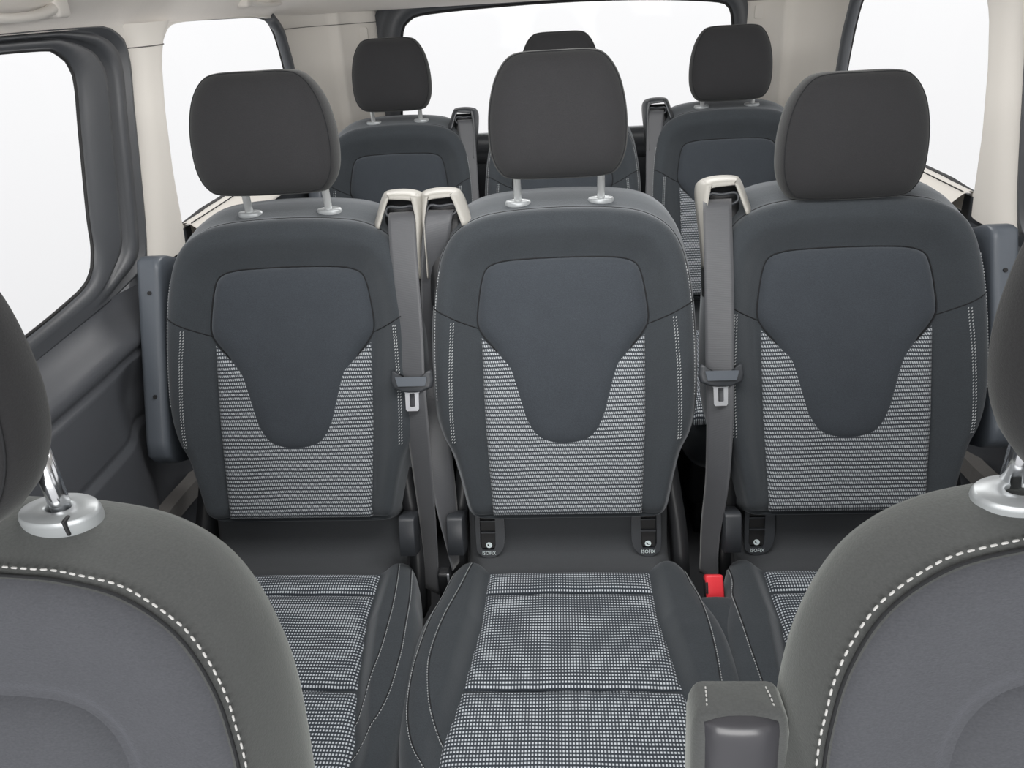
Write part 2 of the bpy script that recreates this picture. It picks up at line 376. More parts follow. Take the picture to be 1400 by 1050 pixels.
    for z in zs:
        row = []
        for y in ys:
            n = .010+.046*sm((.862-z)/.085)
            for cz in (.775+.005*(y-1), .650):
                n -= .005*math.exp(-((z-cz)/.0035)**2)
                n += .006*sm((cz-z)/.01)
            n -= .030*math.exp(-((y-1.165)/.055)**2)*(sm((.80-z)/.1)) - .018*sm((y-1.2)/.12)
            n += .010*math.exp(-((z-.80)/.02)**2)
            if z < .476: n = max(n-.0, .05)+.0
            row.append((X+s*n, y, z))
        g.append(np.array(row))
    V, F = loft(g, closed=False)
    d_ = structure(link('door_%d' % ((WINDOW+1)//2), mesh('door_panel', V, F, M['door'])))
    P = spline([(X+s*.078, .2, .472), (X+s*.078, .8, .474), (X+s*.072, 1.1, .476), (X+s*.082, 1.22, .478), (X+s*.088, 1.37, .480)], 30)
    V, F = loft([np.array([(p[0]-s*.03, p[1], p[2]-.018), (p[0]+s*.004, p[1], p[2]-.018), (p[0]+s*.004, p[1], p[2]+.014), (p[0]-s*.02, p[1], p[2]+.018)]) for p in P], cap0=True, cap1=True)
    link('felt_strip', mesh('felt_strip', V, F, M['strip'], smooth=False), d_)
    V, F = plate([(.1, 0), (2.8, 0), (2.8, .875), (.1, .80)], [], -.05, -.02, E); link('outer_skin', recalc(mesh('outer_skin', V, F, M['dark'], smooth=False)), wall)
    V, F = plate([(1.30, .78), (1.60, .78), (1.60, .89), (1.385, .89)], [], -.02, .002, E); link('belt_line_filler', recalc(mesh('belt_line_filler', V, F, M['dark'], smooth=False)), wall)
    # front door area: solid lower wall and roof rail, open front window with pane
    V, F = plate([(YF, 0), (.20, 0), (.20, 1.29), (YF, 1.29)], [[(-.5, .85), (.08, .85), (.08, 1.2), (-.3, 1.24)]], -.03, .0, E)
    structure(link('front_door_shell', recalc(mesh('front_door_shell', V, F, M['dark'], smooth=False)), wall))
    V, F = plate([(-.5, .85), (.08, .85), (.08, 1.2), (-.3, 1.24)], [], -.02, -.016, E)
    link('front_pane', mesh('front_pane', V, F, M['glass'], smooth=False), wall)
# D-pillars and tailgate
for side, s, X in (('left', -1, -.80), ('right', 1, .82)):
    path = spline([(X, 2.47), (X-s*.004, 2.53), (X-s*.03, 2.60), (X-s*.08, 2.645), (X-s*.115, 2.65), (X-s*.125, 2.665), (X-s*.15, 2.69), (X-s*.18, 2.705), (X-s*.215, 2.73), (X-s*.222, 2.76)], 44)
    rg = [np.c_[path, np.full(44, z)] for z in (.80, .88, 1.0, 1.1, 1.18, 1.236, 1.238, 1.240, 1.265, 1.305)]
    for k in (5, 6): rg[k][:, 0] += s*.0016*(k == 6)
    V, F = loft(rg, closed=False); p = structure(link('trim_%d' % (1 if s < 0 else 2), mesh('rear_pillar_trim', V, F, M['beige'])))
    link('trim_joint', tube('trim_joint', np.c_[path-np.array([s*.0012, .0008]), np.full(44, 1.238)], .0011, M['strip']), p)
    cx, cy = X-s*.182, 2.703; dx = .020
    e = lambda Q, n, cx=cx, cy=cy, s=s: np.c_[cx+Q[:, 0]*.94, cy+Q[:, 0]*(-s)*.35-n, 1.205+Q[:, 1]]
    V, F = plate(rrect(0, 0, .013, .020, .006), [], -.004, .003, e); link('clip_cover', mesh('clip_cover', V, F, M['beige'], smooth=False), p)
tg = spline([(-.535, .90), (-.528, .98), (-.515, 1.10), (-.50, 1.20), (-.475, 1.235), (-.42, 1.252), (-.2, 1.262), (.05, 1.265), (.3, 1.258), (.5, 1.242), (.55, 1.225), (.567, 1.18), (.578, 1.05), (.585, .93), (.57, .885), (.5, .872), (.02, .868), (-.46, .872), (-.52, .882)], 140, True)
c = np.array([.025, 1.07]); 
def xz(Q, n): return np.c_[Q[:, 0], 2.75-n, Q[:, 1]]
rings = []
for k, n in ((0, -.02), (0, .0), (.010, .014), (.022, .022), (.048, .024), (.058, .016), (.070, .012), (.098, .012), (.098, -.03)):
    d_ = (tg-np.roll(tg, 1, 0)); nn = np.roll(tg, -1, 0)-np.roll(tg, 1, 0); nn = np.c_[-nn[:, 1], nn[:, 0]]; nn /= np.linalg.norm(nn, axis=1)[:, None]
    for _ in range(3): nn = (np.roll(nn, 1, 0)+nn+np.roll(nn, -1, 0)); nn /= np.linalg.norm(nn, axis=1)[:, None]
    rings.append(xz(tg+nn*k, np.full(140, n)))
V, F = loft(rings); t5 = structure(link('window_5', mesh('tailgate_frame', V, F, M['frame'])))
V, F = plate(tg, [], -.016, -.012, xz); link('pane', mesh('pane', V, F, M['glass'], smooth=False), t5)
link('glass_seal', tube('glass_seal', xz(tg, np.full(140, .002)), .004, M['rubber'], 6, True), t5)
V, F = rbox(-.78, .80, 2.74, 2.80, 0, .83, .01); structure(link('wall_back', mesh('wall_back', V, F, M['dark'])))
V, F = rbox(-.50, .55, 2.715, 2.735, .868, .876, .003); link('blind_rail', mesh('blind_rail', V, F, M['silver']), t5)
# grab handles
def grab(y0, y1, lab, X=-.80):
    L_ = y1-y0; n = 30; t = np.linspace(0, 1, n)
    y = y0+L_*t; off = .026*np.sin(np.pi*t)**.45; z = 1.325-.020*np.sin(np.pi*t)**.6
    xb = X+.020+off*.9; P = np.c_[xb, y, z]
    r = .0065+.004*np.abs(2*t-1)**3
    root = empty('grab_handle', (X+.03, (y0+y1)/2, 1.33), lab, 'handle'); o = np.array([X+.03, (y0+y1)/2, 1.33])
    link('grip', tube('grip', P-o, r, M['beige'], 10), root)
    for yy in (y0+.012, y1-.012):
        V, F = rbox(-.016+.0, .014, yy-o[1]-.018, yy-o[1]+.018, -.028, .012, .007); link('mount', mesh('mount', V, F, M['beige']), root)
grab(1.02, 1.30, 'beige grab handle above the sliding door window, nearer the camera')
grab(2.09, 2.42, 'beige grab handle above the rear left quarter window')

# ================================================================== REAR SEATS
A = R(23.9); SA, CA = math.sin(A), math.cos(A); YB = 1.07
def back(Q, n): return np.c_[Q[:, 0], SA*Q[:, 1]-CA*n, .5+CA*Q[:, 1]+SA*n]
OUT = spline(mirror([(0, .520), (.08, .517), (.135, .508), (.175, .486), (.198, .452), (.211, .40), (.218, .33), (.220, .25), (.217, .185), (.206, .14), (.190, .108), (.179, .07), (.171, .035), (.166, .014), (.158, .002), (.130, -.003), (0, -.003)]), 220, True)
PAN = spline(mirror([(0, .438), (.06, .437), (.10, .434), (.125, .424), (.135, .402), (.1415, .365), (.144, .33), (.134, .308), (.117, .287), (.103, .262), (.0925, .233), (.0835, .200), (.0745, .168), (.062, .142), (.045, .125), (.022, .117), (0, .1155)]), 180, True)
FAB = resample([(-.138, .306), (-.136, .16), (-.127, .0), (.127, .0), (.136, .16), (.138, .306), (.10, .27), (0, .25), (-.10, .27)], 180, True)
INS = resample([(-.146, .33), (-.136, .16), (-.128, .0), (.128, .0), (.136, .16), (.146, .33), (.141, .37), (.134, .41), (.122, .428), (.06, .438), (-.06, .438), (-.122, .428), (-.134, .41), (-.141, .37)], 180, True)
def H(Q):
    d = sdist(Q, INS); h = .026*sm((d-.000)/.05)
    h -= .004*np.exp(-(np.maximum(d, 0)/.004)**2)
    de = np.maximum(-sdist(Q, OUT), 0); Rr = .026; x = 1-np.minimum(de/Rr, 1)
    return h-Rr*(1-np.sqrt(np.maximum(1-x*x, 0)))*.9
def back_side(P, n):  # outline ring at depth n<0
    nn = np.roll(P, -1, 0)-np.roll(P, 1, 0); nn = np.c_[nn[:, 1], -nn[:, 0]]; nn /= np.linalg.norm(nn, axis=1)[:, None]
    sgn = 1 if (nn*(P-P.mean(0))).sum() > 0 else -1; return nn*sgn
def backrest_mesh():
    rg = rings2d(OUT, (0, .25), np.r_[np.linspace(.02, .8, 34), np.linspace(.815, 1, 22)]); Q = np.vstack(rg); V = back(Q, H(Q)).reshape(len(rg), -1, 3)
    rings = list(V); nn = back_side(OUT, 0); h0 = H(OUT).mean()
    for n, k in ((-.008, .002), (-.022, .007), (-.045, .010), (-.07, .009), (-.09, .003), (-.104, -.012), (-.11, -.03)):
        q = OUT+nn*k; q[:, 1] += .55*(-n)*sm((OUT[:, 1]-.38)/.13)*(1 if n > -.08 else .8)
        rings.append(back(q, np.full(len(q), n+h0*0)))
    V, F = loft(rings, cap0=True, cap1=True); return V, F
HP = lambda a, b, c: (lambda d, Q: a+b*(1-np.exp(-d/c)))
ME = {}
ME['backrest'] = mesh('backrest', *backrest_mesh(), M['cloth'])
ME['ipanel'] = patch('insert_panel', PAN, (0, .33), back, HP(-.006, .017, .009), M['panel'])
ME['bfabric'] = patch('patterned_panel', FAB, (0, .14), back, HP(-.004, .009, .004), M['wb'], skirt=.022)
def on_back(P, off=.0006): P = np.asarray(P, float); return back(P, H(P)+off)
def seam_join(*paths, r=.0011): return join([tube('', p, r, None, 5, raw=True) for p in paths])
top = OUT[OUT[:, 1] > .30]; o = np.argsort(np.arctan2(top[:, 0], top[:, 1]-.2)); top = top[o]
ME['bseams'] = [on_back(spline([(.143, .322), (.18, .337), (.218, .358)], 30), 0), on_back(spline([(-.143, .322), (-.18, .337), (-.218, .358)], 30), 0), back(top, H(top)+.0002)]
ME['bseams'].append(on_back(np.vstack([PAN, PAN[:1]]), .0012) + 0)
ME['bseams'] = [tube('seam', p, .0011, M['seam'], 5) for p in ME['bseams']]
st = []
for s in (-1, 1):
    for k in (0, .0042):
        P = spline([(s*(.182+k), .333), (s*(.187+k), .25), (s*(.188+k), .18), (s*(.186+k), .128)], 90)
        st += dashes('', on_back(P, .0006), .00085, None, .0050, .62, slant=(.0009, 0, 0))
    P = OUT[(OUT[:, 0]*s > .205) & (OUT[:, 1] > .2) & (OUT[:, 1] < .44)]; P = P[np.argsort(P[:, 1])]
    st += dashes('', back(P*np.array([.985, 1]), H(P*np.array([.985, 1]))+.0006), .00075, None, .0050, .6)
ME['bstitch'] = mesh('stitching', *join(st), M['thread'])
# headrest
HR = spline(mirror([(0, .093), (.055, .092), (.078, .082), (.096, .055), (.106, .018), (.109, -.02), (.106, -.055), (.094, -.080), (.072, -.090), (0, -.092)]), 110, True)
def headrest_mesh(seam=False, HR=HR, T=.052):
    tilt = R(8); ct, st_ = math.cos(tilt), math.sin(tilt)
    def e(Q, n): n = n-.10*Q[:, 1]*0; return np.c_[Q[:, 0], st_*Q[:, 1]-ct*n, ct*Q[:, 1]+st_*n]
    nf = lambda s: T*(1-s**3.2)**(1/2.9)
    if seam: return tube('seam', e(HR*.955, np.full(110, nf(.955)+.0002)), .0009, M['seam'], 5, True)
    ss = [.02, .2, .4, .55, .68, .78, .86, .92, .96, .985, 1]; rings = []
    for s in ss: rings.append(e(HR*s, np.full(110, nf(s))-.010*np.exp(-((HR*s)[:, 1]/.1)**2)*0))
    for s in ss[::-1][1:]: rings.append(e(HR*s*np.array([1, .97]), np.full(110, -nf(s)*.95)))
    return mesh('headrest', *loft(rings, cap0=True, cap1=True), M['head'])
ME['headrest'] = headrest_mesh(); ME['hseam'] = headrest_mesh(True)
FHR = spline(mirror([(0, .103), (.055, .101), (.085, .088), (.104, .058), (.114, .018), (.116, -.015), (.111, -.045), (.096, -.073), (.068, -.093), (.03, -.101), (0, -.102)]), 110, True)
ME['fhead'] = headrest_mesh(False, FHR, .046); ME['fhseam'] = headrest_mesh(True, FHR, .046)
ME['post'] = tube('post', [(0, .010, -.165), (0, .004, -.09), (0, 0, -.04)], .0062, M['post'], 12)
def disc(rx, ry, h, mat):
    a = np.linspace(0, 2*np.pi, 33)[:-1]; rg = [np.c_[rx*k*np.cos(a), ry*k*np.sin(a), np.full(32, z)] for k, z in ((.98, -.006), (1, 0), (1, h*.5), (.93, h*.9), (.8, h), (.34, h), (.30, h*.55), (.1, h*.5))]
    return mesh('guide', *loft(rg, cap0=True, cap1=True), mat)
ME['guide'] = disc(.022, .013, .007, M['silver'])
# cushion
COUT = spline([(.0, 1.055), (.10, 1.055), (.165, 1.065), (.188, 1.06), (.205, 1.02), (.216, .958), (.232, .893), (.240, .791), (.238, .716), (.226, .650), (.20, .60), (.14, .572), (0, .565)], 110)
COUT = np.vstack([COUT, (COUT*np.array([-1, 1]))[::-1][1:-1]]); COUT = resample(COUT, 220, True)
cfw = lambda y: np.interp(y, [.56, .64, .69, .73, .79, .866, .913, 1.03], [.176, .178, .176, .166, .156, .147, .141, .139])
def HC(Q):
    x, y = np.abs(Q[:, 0]), Q[:, 1]; w_ = cfw(y); d = x-w_
    h = .402+.006*sm((1.0-y)/.2)
    b = .028*np.sqrt(np.clip((y-.60)/.2, 0, 1))*np.clip((1.075-y)/.2, 0, 1)**.5+.006
    h = h+b*sm((d+.002)/.028)
    de = np.maximum(-sdist(Q, COUT), 0); Rr = .030; xx = 1-np.minimum(de/Rr, 1)
    h = h-Rr*(1-np.sqrt(np.maximum(1-xx*xx, 0)))
    return h-.06*np.clip((.64-y)/.09, 0, 1)**2
def cus(Q, h): return np.c_[Q[:, 0], Q[:, 1]-YB, h]
def cush_mesh():
    rg = rings2d(COUT, (0, .81), np.r_[np.linspace(.02, .5, 14), np.linspace(.52, 1, 46)]); Q = np.vstack(rg); V = cus(Q, HC(Q)).reshape(len(rg), -1, 3); rings = list(V)
    e = rings[-1]; nn = back_side(COUT, 0)
    for z, k in ((-.02, .002), (-.05, .001), (-.09, -.004), (-.12, -.02)):
        q = e.copy(); q[:, :2] += nn*k; q[:, 2] = np.minimum(e[:, 2]+z, .385+z); rings.append(q)
    V, F = loft(rings, cap0=True, cap1=True); return mesh('seat_cushion', V, F, M['cloth'])
ME['cushion'] = cush_mesh()
def cfab(y0, y1, nm):
    ys = np.linspace(y0, y1, 30); Rt = [(cfw(y), y) for y in ys]; P = [(x, y) for x, y in Rt]+[(-x, y) for x, y in Rt[::-1]]; P = resample(P, 200, True)
    hb = lambda Q: .402+.006*sm((1.0-Q[:, 1])/.2)-.06*np.clip((.64-Q[:, 1])/.09, 0, 1)**2
    return patch(nm, P, (0, (y0+y1)/2), cus, lambda d, Q: hb(Q)-.003+.009*(1-np.exp(-d/.006))+.004*(1-(Q[:, 0]/.17)**2), M['wc'])
ME['cf1'] = cfab(1.034, .9815, 'patterned_panel'); ME['cf2'] = cfab(.9805, .7765, 'patterned_panel'); ME['cf3'] = cfab(.7755, .572, 'patterned_panel')
def on_cush(P, off=.0007): P = np.asarray(P, float); return cus(P, HC(P)+off)
def cst(paths):
    a = []; b = []
    for P in paths:
        P3 = on_cush(spline(P, 140)); a += dashes('', P3, .0007, None, .0045, .68)
        b.append(tube('', on_cush(spline(np.asarray(P)+np.array([.0022 if P[0][0] < 0 else -.0022, 0]), 60), -.0002), .0009, None, 5, raw=True))
    return mesh('stitching', *join(a), M['thread']), [mesh('seam', *q, M['seam']) for q in b]
inL = [(-.168, 1.045), (-.182, .97), (-.197, .90), (-.207, .819), (-.203, .765), (-.191, .716), (-.170, .680)]
ouL = [(-.195, 1.04), (-.212, .95), (-.222, .88), (-.230, .791), (-.226, .72), (-.208, .665), (-.178, .632)]
mir = lambda P: [(-x, y) for x, y in P]
inR = [(.172, 1.045), (.180, .98), (.186, .90), (.186, .82), (.176, .75), (.160, .695)]
ouR = [(.193, 1.045), (.206, .96), (.214, .88), (.217, .80), (.206, .72), (.165, .648)]
sR = [(.196, 1.05), (.200, .99), (.208, .95), (.210, .846), (.206, .75), (.20, .65)]
ME['cstL'] = cst([mir(inR), mir(ouR), inR, ouR]); ME['cstM'] = cst([inL, ouL, sR]); ME['cstR'] = cst([mir(sR), mir(inL), mir(ouL)])
# cloth-covered cushion rear under the backrest
prof = spline([(1.028, .396), (1.042, .402), (1.062, .404), (1.080, .412), (1.094, .432), (1.104, .462), (1.113, .50), (1.122, .54)], 26)
rg = []
for x in np.r_[-.176, -.174, np.linspace(-.168, .168, 15), .174, .176]:
    k = .010*sm((abs(x)-.165)/.011); rg.append(np.c_[np.full(26, x), prof[:, 0]-YB+k, prof[:, 1]-k])
ME['crear'] = recalc(mesh('rear_cover', *loft(rg, closed=False), M['rear']))
# base frame
def seat_base():
    p = [rbox(-.17, .17, .60-YB, 1.16-YB, .10, .29, .02)]
    for sx_ in (-.13, .13): p.append(rbox(sx_-.02, sx_+.02, .62-YB, 1.20-YB, 0, .11, .006))
    return join(p)
ME['base'] = mesh('seat_base', *seat_base(), M['black'])
# side recliner brackets
def bracket(s):
    P = [(.165, .07), (.185, .03), (.20, -.04), (.20, -.16), (.15, -.2)]
    e = lambda Q, n: np.c_[s*(Q[:, 0]), SA*Q[:, 1]+.02-n, .5+CA*Q[:, 1]]
    prof = spline([(.178, .09), (.186, .03), (.194, -.03), (.198, -.10), (.196, -.19)], 14)
    rg = [back(np.array([(s*(x-.012), v), (s*(x+.012), v), (s*(x+.012), v), (s*(x-.012), v)]), np.array([-.03, -.03, -.10, -.10])) for x, v in prof]
    return loft(rg, cap0=True, cap1=True)
ME['brk'] = {s: recalc(mesh('recliner_bracket', *bracket(s), M['black'])) for s in (-1, 1)}
def hinge():
    rg = []
    for v, n0, n1 in ((-.066, .010, -.05), (-.064, .016, -.05), (-.03, .020, -.05), (-.004, .022, -.05), (.002, .018, -.05), (.004, .010, -.05)):
        q = rrect(0, (n0+n1)/2, .0135, (n0-n1)/2, .002, 3); rg.append(np.c_[q[:, 0], SA*v-CA*q[:, 1], .5+CA*v+SA*q[:, 1]])
    return loft(rg, cap0=True, cap1=True)
ME['hinge'] = mesh('hinge_cover', *hinge(), M['dark'])
# ISOFIX frames on the cushion rear
P0, P1 = np.array([1.079, .4085]), np.array([1.106, .497]); dv = (P1-P0); LV = np.linalg.norm(dv); dv /= LV; dn = np.array([-dv[1], dv[0]])
def iso(Q, n): b = P0+np.outer(Q[:, 1], dv)+np.outer(n, dn); return np.c_[Q[:, 0], b[:, 0]-YB, b[:, 1]]
def iso_frame(s):
    o_ = [(-.022, .085), (-.022, .018), (-.017, .004), (-.006, -.003), (.006, -.003), (.020, .006), (.028, .024), (.029, .06), (.027, .085)]; o_ = [(x*-s, y) for x, y in o_]
    o_ = resample(np.vstack([spline(o_, 40)]), 40, False)
    i_ = np.array([(-.014, .080), (-.015, .020), (-.011, .011), (.009, .011), (.012, .020), (.013, .080)])*np.array([-s, 1])
    V, F = plate(o_, [i_], 0, .008, iso); a = recalc(mesh('isofix_cover', V, F, M['dark'], smooth=False))
    return a
isoM = {s: iso_frame(s) for s in (-1, 1)}
V, F = plate([(-.013, .078), (-.0135, .013), (.0125, .013), (.0125, .078)], [], .0, .002, iso); ME['isorec'] = recalc(mesh('recess', V, F, M['rubber'], smooth=False))
V, F = plate([(-.014, .045), (-.014, .043), (.013, .043), (.013, .045)], [], .002, .0095, iso); v2, f2 = plate([(-.014, .066), (-.014, .064), (.013, .064), (.013, .066)], [], .002, .009, iso)
ME['isobar'] = recalc(mesh('anchor_bar', *join([(V, F), (v2, f2)]), M['dark'], smooth=False))
a = np.linspace(0, 2*np.pi, 25)[:-1]; circ = np.c_[.0054*np.cos(a), .0185+.0052*np.sin(a)]
seatglyph = np.array([(-.0028, .0175), (-.0005, .0160), (.0030, .0162), (.0030, .0172), (.0004, .0175), (-.0014, .0206), (-.0030, .0206)])
dotg = np.c_[-.0006+.0011*np.cos(a[::2]), .0208+.0011*np.sin(a[::2])]
V, F = plate(circ, [seatglyph], .0028, .0036, iso); ME['isosym'] = recalc(mesh('symbol', V, F, M['white'], smooth=False))
ME['isotxt'] = text_mesh('lettering', 'ISOFIX', .0090, M['white'], lambda Q, n: iso(np.c_[Q[:, 0]*.92, Q[:, 1]*1.05+.0055], n+.0082), .0004, 0)
# seat-belt guide (hood of pale plastic on the shoulder)
def hood(pts, n0, n1, wd, th=.003):
    """sloped band: outer edge set back, inner edge towards the front; wd = band widths along the path"""
    P = spline(pts, 44); T = np.gradient(P, axis=0); T /= np.linalg.norm(T, axis=1)[:, None]; N_ = np.c_[-T[:, 1], T[:, 0]]
    if (N_*(P-np.array([P[:, 0].mean(), P[:, 1].min()]))).sum() < 0: N_ = -N_
    W = np.interp(np.linspace(0, 1, 44), np.linspace(0, 1, len(wd)), wd); rg = []
    for p, q, w_ in zip(P, N_, W):
        sec = np.array([p, p-q*.001, p-q*w_*.5, p-q*w_, p-q*w_, p-q*(w_*.5)]); rg.append(back(sec, np.array([n0-.02, n0, (n0+n1)/2+.003, n1, n1-th*2, n0-.01])))
    return loft(rg, cap0=True, cap1=True)
def guide_parts(s, mirrored_long):
    """s=+1: guide at the right shoulder; u measured from seat centre"""
    m = lambda P: [(s*x, y) for x, y in P]
    path = [(.146, .500), (.156, .530), (.164, .553), (.174, .563), (.205, .565), (.230, .560), (.238, .550), (.238, .52), (.232, .46), (.229, .41)]
    V, F = hood(m(path), -.010, .017, [.018, .018, .020, .024, .024, .018, .010, .007, .006, .005])
    h = recalc(mesh('belt_guide', V, F, M['cream']))
    parts = [rbox(s*.196-.030, s*.196+.030, .36, .549, -.060, -.014, .010, rot=lambda V: back(V[:, :2], V[:, 2]))]
    body = recalc(mesh('guide_housing', *join(parts), M['black']))
    lip = back(spline([(s*.173, .524), (s*.178, .516), (s*.200, .510), (s*.218, .514), (s*.223, .524), (s*.217, .532), (s*.20, .5300), (s*.179, .532)], 40, True), np.full(40, .003))
    lip = mesh('slot_lip', *tube('', lip, .0026, None, 8, True, raw=True), M['dark'])
    slot = back(np.array([(s*.168, .519), (s*.222, .519), (s*.222, .528), (s*.168, .528)]), np.full(4, -.002))
    return h, body, lip
GP = {s: guide_parts(s, 0) for s in (-1, 1)}
# armrest folded up beside the outer seats
def arm(s):
    rg = []
    P = spline([(.10, -.01), (.115, .02), (.16, .022), (.30, .022), (.42, .022), (.452, .016), (.466, -.004)], 26)
    vs = np.r_[.098, .104, .115, .14, np.linspace(.17, .42, 10), .44, .455, .464, .468]
    for v in vs:
        e = min((v-.092)/.03, (.474-v)/.02, 1); e = math.sqrt(max(e*(2-e), .02)); hw = .0215*(.75+.25*e); nf_ = -.018+.028*e-.03*(1-e)
        q = rrect(s*.248, (nf_-.085)/2, hw, (nf_+.085)/2*max(e, .3), .010*e+.001, 4); rg.append(back(np.c_[q[:, 0], np.full(len(q), v)], q[:, 1]))
    return recalc(mesh('armrest', *loft(rg, cap0=True, cap1=True), M['grey']))
AR = {s: arm(s) for s in (-1, 1)}
def screw(v, s):
    a_ = np.linspace(0, 2*np.pi, 13)[:-1]; return np.c_[.0035*np.cos(a_)+s*.2445, .0035*np.sin(a_)+v]
def make_seat(xc, row, label, guide_side, isofix, arm_side, hz, cstk, hinge_side, dark_guide=False, hx=0, hs=1.03):
    r = empty('passenger_seat', (xc, YB+row, 0), label, 'seat', None)
    b = link('backrest', ME['backrest'], r)
    link('insert_panel', ME['ipanel'], b); link('patterned_panel', ME['bfabric'], b)
    for k in ME['bseams']: link('seam', k, b)
    s_ = link('stitching', ME['bstitch'], b); s_['kind'] = 'stuff'
    h = link('headrest', ME['headrest'], r); h.location = (hx, 1.292-YB, hz); h.scale = (hs, 1.08, 1.055)
    link('seam', ME['hseam'], h)
    for s in (-1, 1):
        p = link('post', ME['post'], h); p.location = ((s*.070-hx)/hs, 0, 0)
        g = link('post_guide', ME['guide'], r); g.location = (s*.070, 1.303-YB, .978)
    c_ = link('seat_cushion', ME['cushion'], r)
    for k in ('cf1', 'cf2', 'cf3'): link('patterned_panel', ME[k], c_)
    x_, y_ = ME[cstk]; q = link('stitching', x_, c_); q['kind'] = 'stuff'
    for k in y_: link('seam', k, c_)
    link('rear_cover', ME['crear'], r); link('seat_base', ME['base'], r)
    for s in (-1, 1): link('recliner_bracket', ME['brk'][s], r)
    hg = link('hinge_cover', ME['hinge'], r); hg.location = (hinge_side*.192, 0, 0)
    if guide_side:
        a_, b_, c2 = GP[guide_side]
        g = link('belt_guide', a_, r); k = link('housing', b_, g); l = link('slot_lip', c2, g)
        if dark_guide:
            g.material_slots[0].link = 'OBJECT'; g.material_slots[0].material = M['dark']
    if isofix:
        for s in (-1, 1):
            f = link('isofix_cover', isoM[s], r); f.location = (s*.140, 0, 0)
            link('recess', ME['isorec'], f); link('anchor_bar', ME['isobar'], f); link('symbol', ME['isosym'], f); link('lettering', ME['isotxt'], f)
    if arm_side:
        a_ = link('armrest', AR[arm_side], r); a_['label'] = 'grey plastic armrest folded up'
        for v in ((.40, .22) if arm_side < 0 else (.39, .25)):
            V, F = plate(screw(v, arm_side), [], .008, .0125, back); link('screw', recalc(mesh('screw', V, F, M['rubber'], smooth=False)), a_)
    return r
S_ = .467
make_seat(-S_, 0, 'left seat of the middle row, tall headrest against the side window, beside the sliding door', 1, False, -1, 1.113, 'cstL', 1, hx=-.014, hs=1.10)
make_seat(0, 0, 'centre seat of the middle row, facing the camera with its whole patterned cushion in view', -1, True, 0, 1.120, 'cstM', -1)
make_seat(S_, 0, 'right seat of the middle row, headrest pushed down against the backrest', -1, True, 1, 1.067, 'cstR', -1, hx=-.002, hs=1.05)
make_seat(-S_, 1.032, 'left seat of the back row, behind the left middle-row seat', 1, False, -1, 1.108, 'cstL', 1, True)
make_seat(.01, 1.032, 'centre seat of the back row, mostly hidden behind the centre headrest', 0, True, 0, 1.100, 'cstM', -1, True)
make_seat(S_+.015, 1.032, 'right seat of the back row, behind the right middle-row seat', -1, True, 1, 1.092, 'cstR', -1, True)
# padded bridge between the centre and right cushions (part of the centre seat)
ctr = [o for o in C.objects if o.get('label', '').startswith('centre seat of the middle')][0]
rg = []
for y in np.r_[.575, .58, .59, np.linspace(.62, .93, 10), .945, .951, .953]:
    e = min((y-.570)/.03, (.957-y)/.012, 1); e = math.sqrt(max(e*(2-e), .03)); z = .424-.012*(1-e)-.06*max(0, min((.64-y)/.09, 1))**2
    rg.append(np.array([(x, y-YB, z+dz if k else z+dz) for k, (x, dz) in enumerate(((.198, -.10), (.198, -.012), (.205, -.003), (.215, 0), (.2335, .001), (.252, 0), (.262, -.003), (.269, -.012), (.269, -.10)))]))
V, F = loft(rg, cap0=True, cap1=True); link('cushion_bridge', recalc(mesh('cushion_bridge', V, F, M['cloth'])), ctr)

# ================================================================== SEAT BELTS
def ribbon(name, pts, wv, width, th=.0014):
    """pts, wv: control points of centre line and width direction"""
    n = 70; P = spline(pts, n); W = spline(wv, n) if len(wv) == len(pts) else np.tile(wv[0], (n, 1))
    W /= np.linalg.norm(W, axis=1)[:, None]; T = np.gradient(P, axis=0); T /= np.linalg.norm(T, axis=1)[:, None]
    W = W-T*(W*T).sum(1)[:, None]; W /= np.linalg.norm(W, axis=1)[:, None]; N_ = np.cross(T, W); rg = []; uv = []
    d = np.r_[0, np.cumsum(np.linalg.norm(np.diff(P, axis=0), axis=1))]
    us = np.linspace(-.5, .5, 9)
    for i in range(n):
        f = [P[i]+W[i]*width*u+N_[i]*th*(.5-abs(u)**6*20*.5) for u in us]; g = [P[i]+W[i]*width*u-N_[i]*th*(.5-abs(u)**6*20*.5) for u in us[::-1]]
        rg.append(np.array(f+g)); uv += [(u*width, d[i]) for u in us]+[(u*width, d[i]) for u in us[::-1]]
    V, F = loft(rg, cap0=True, cap1=True); uv += [(0, 0), (0, d[-1])]
    return recalc(mesh(name, V, F, M['belt'], uv))
def B(xc, u, v, n, row=0):
    p = back(np.array([[u, v]]), np.array([n]))[0]; return np.array([xc+p[0], p[1]+YB+row, p[2]])
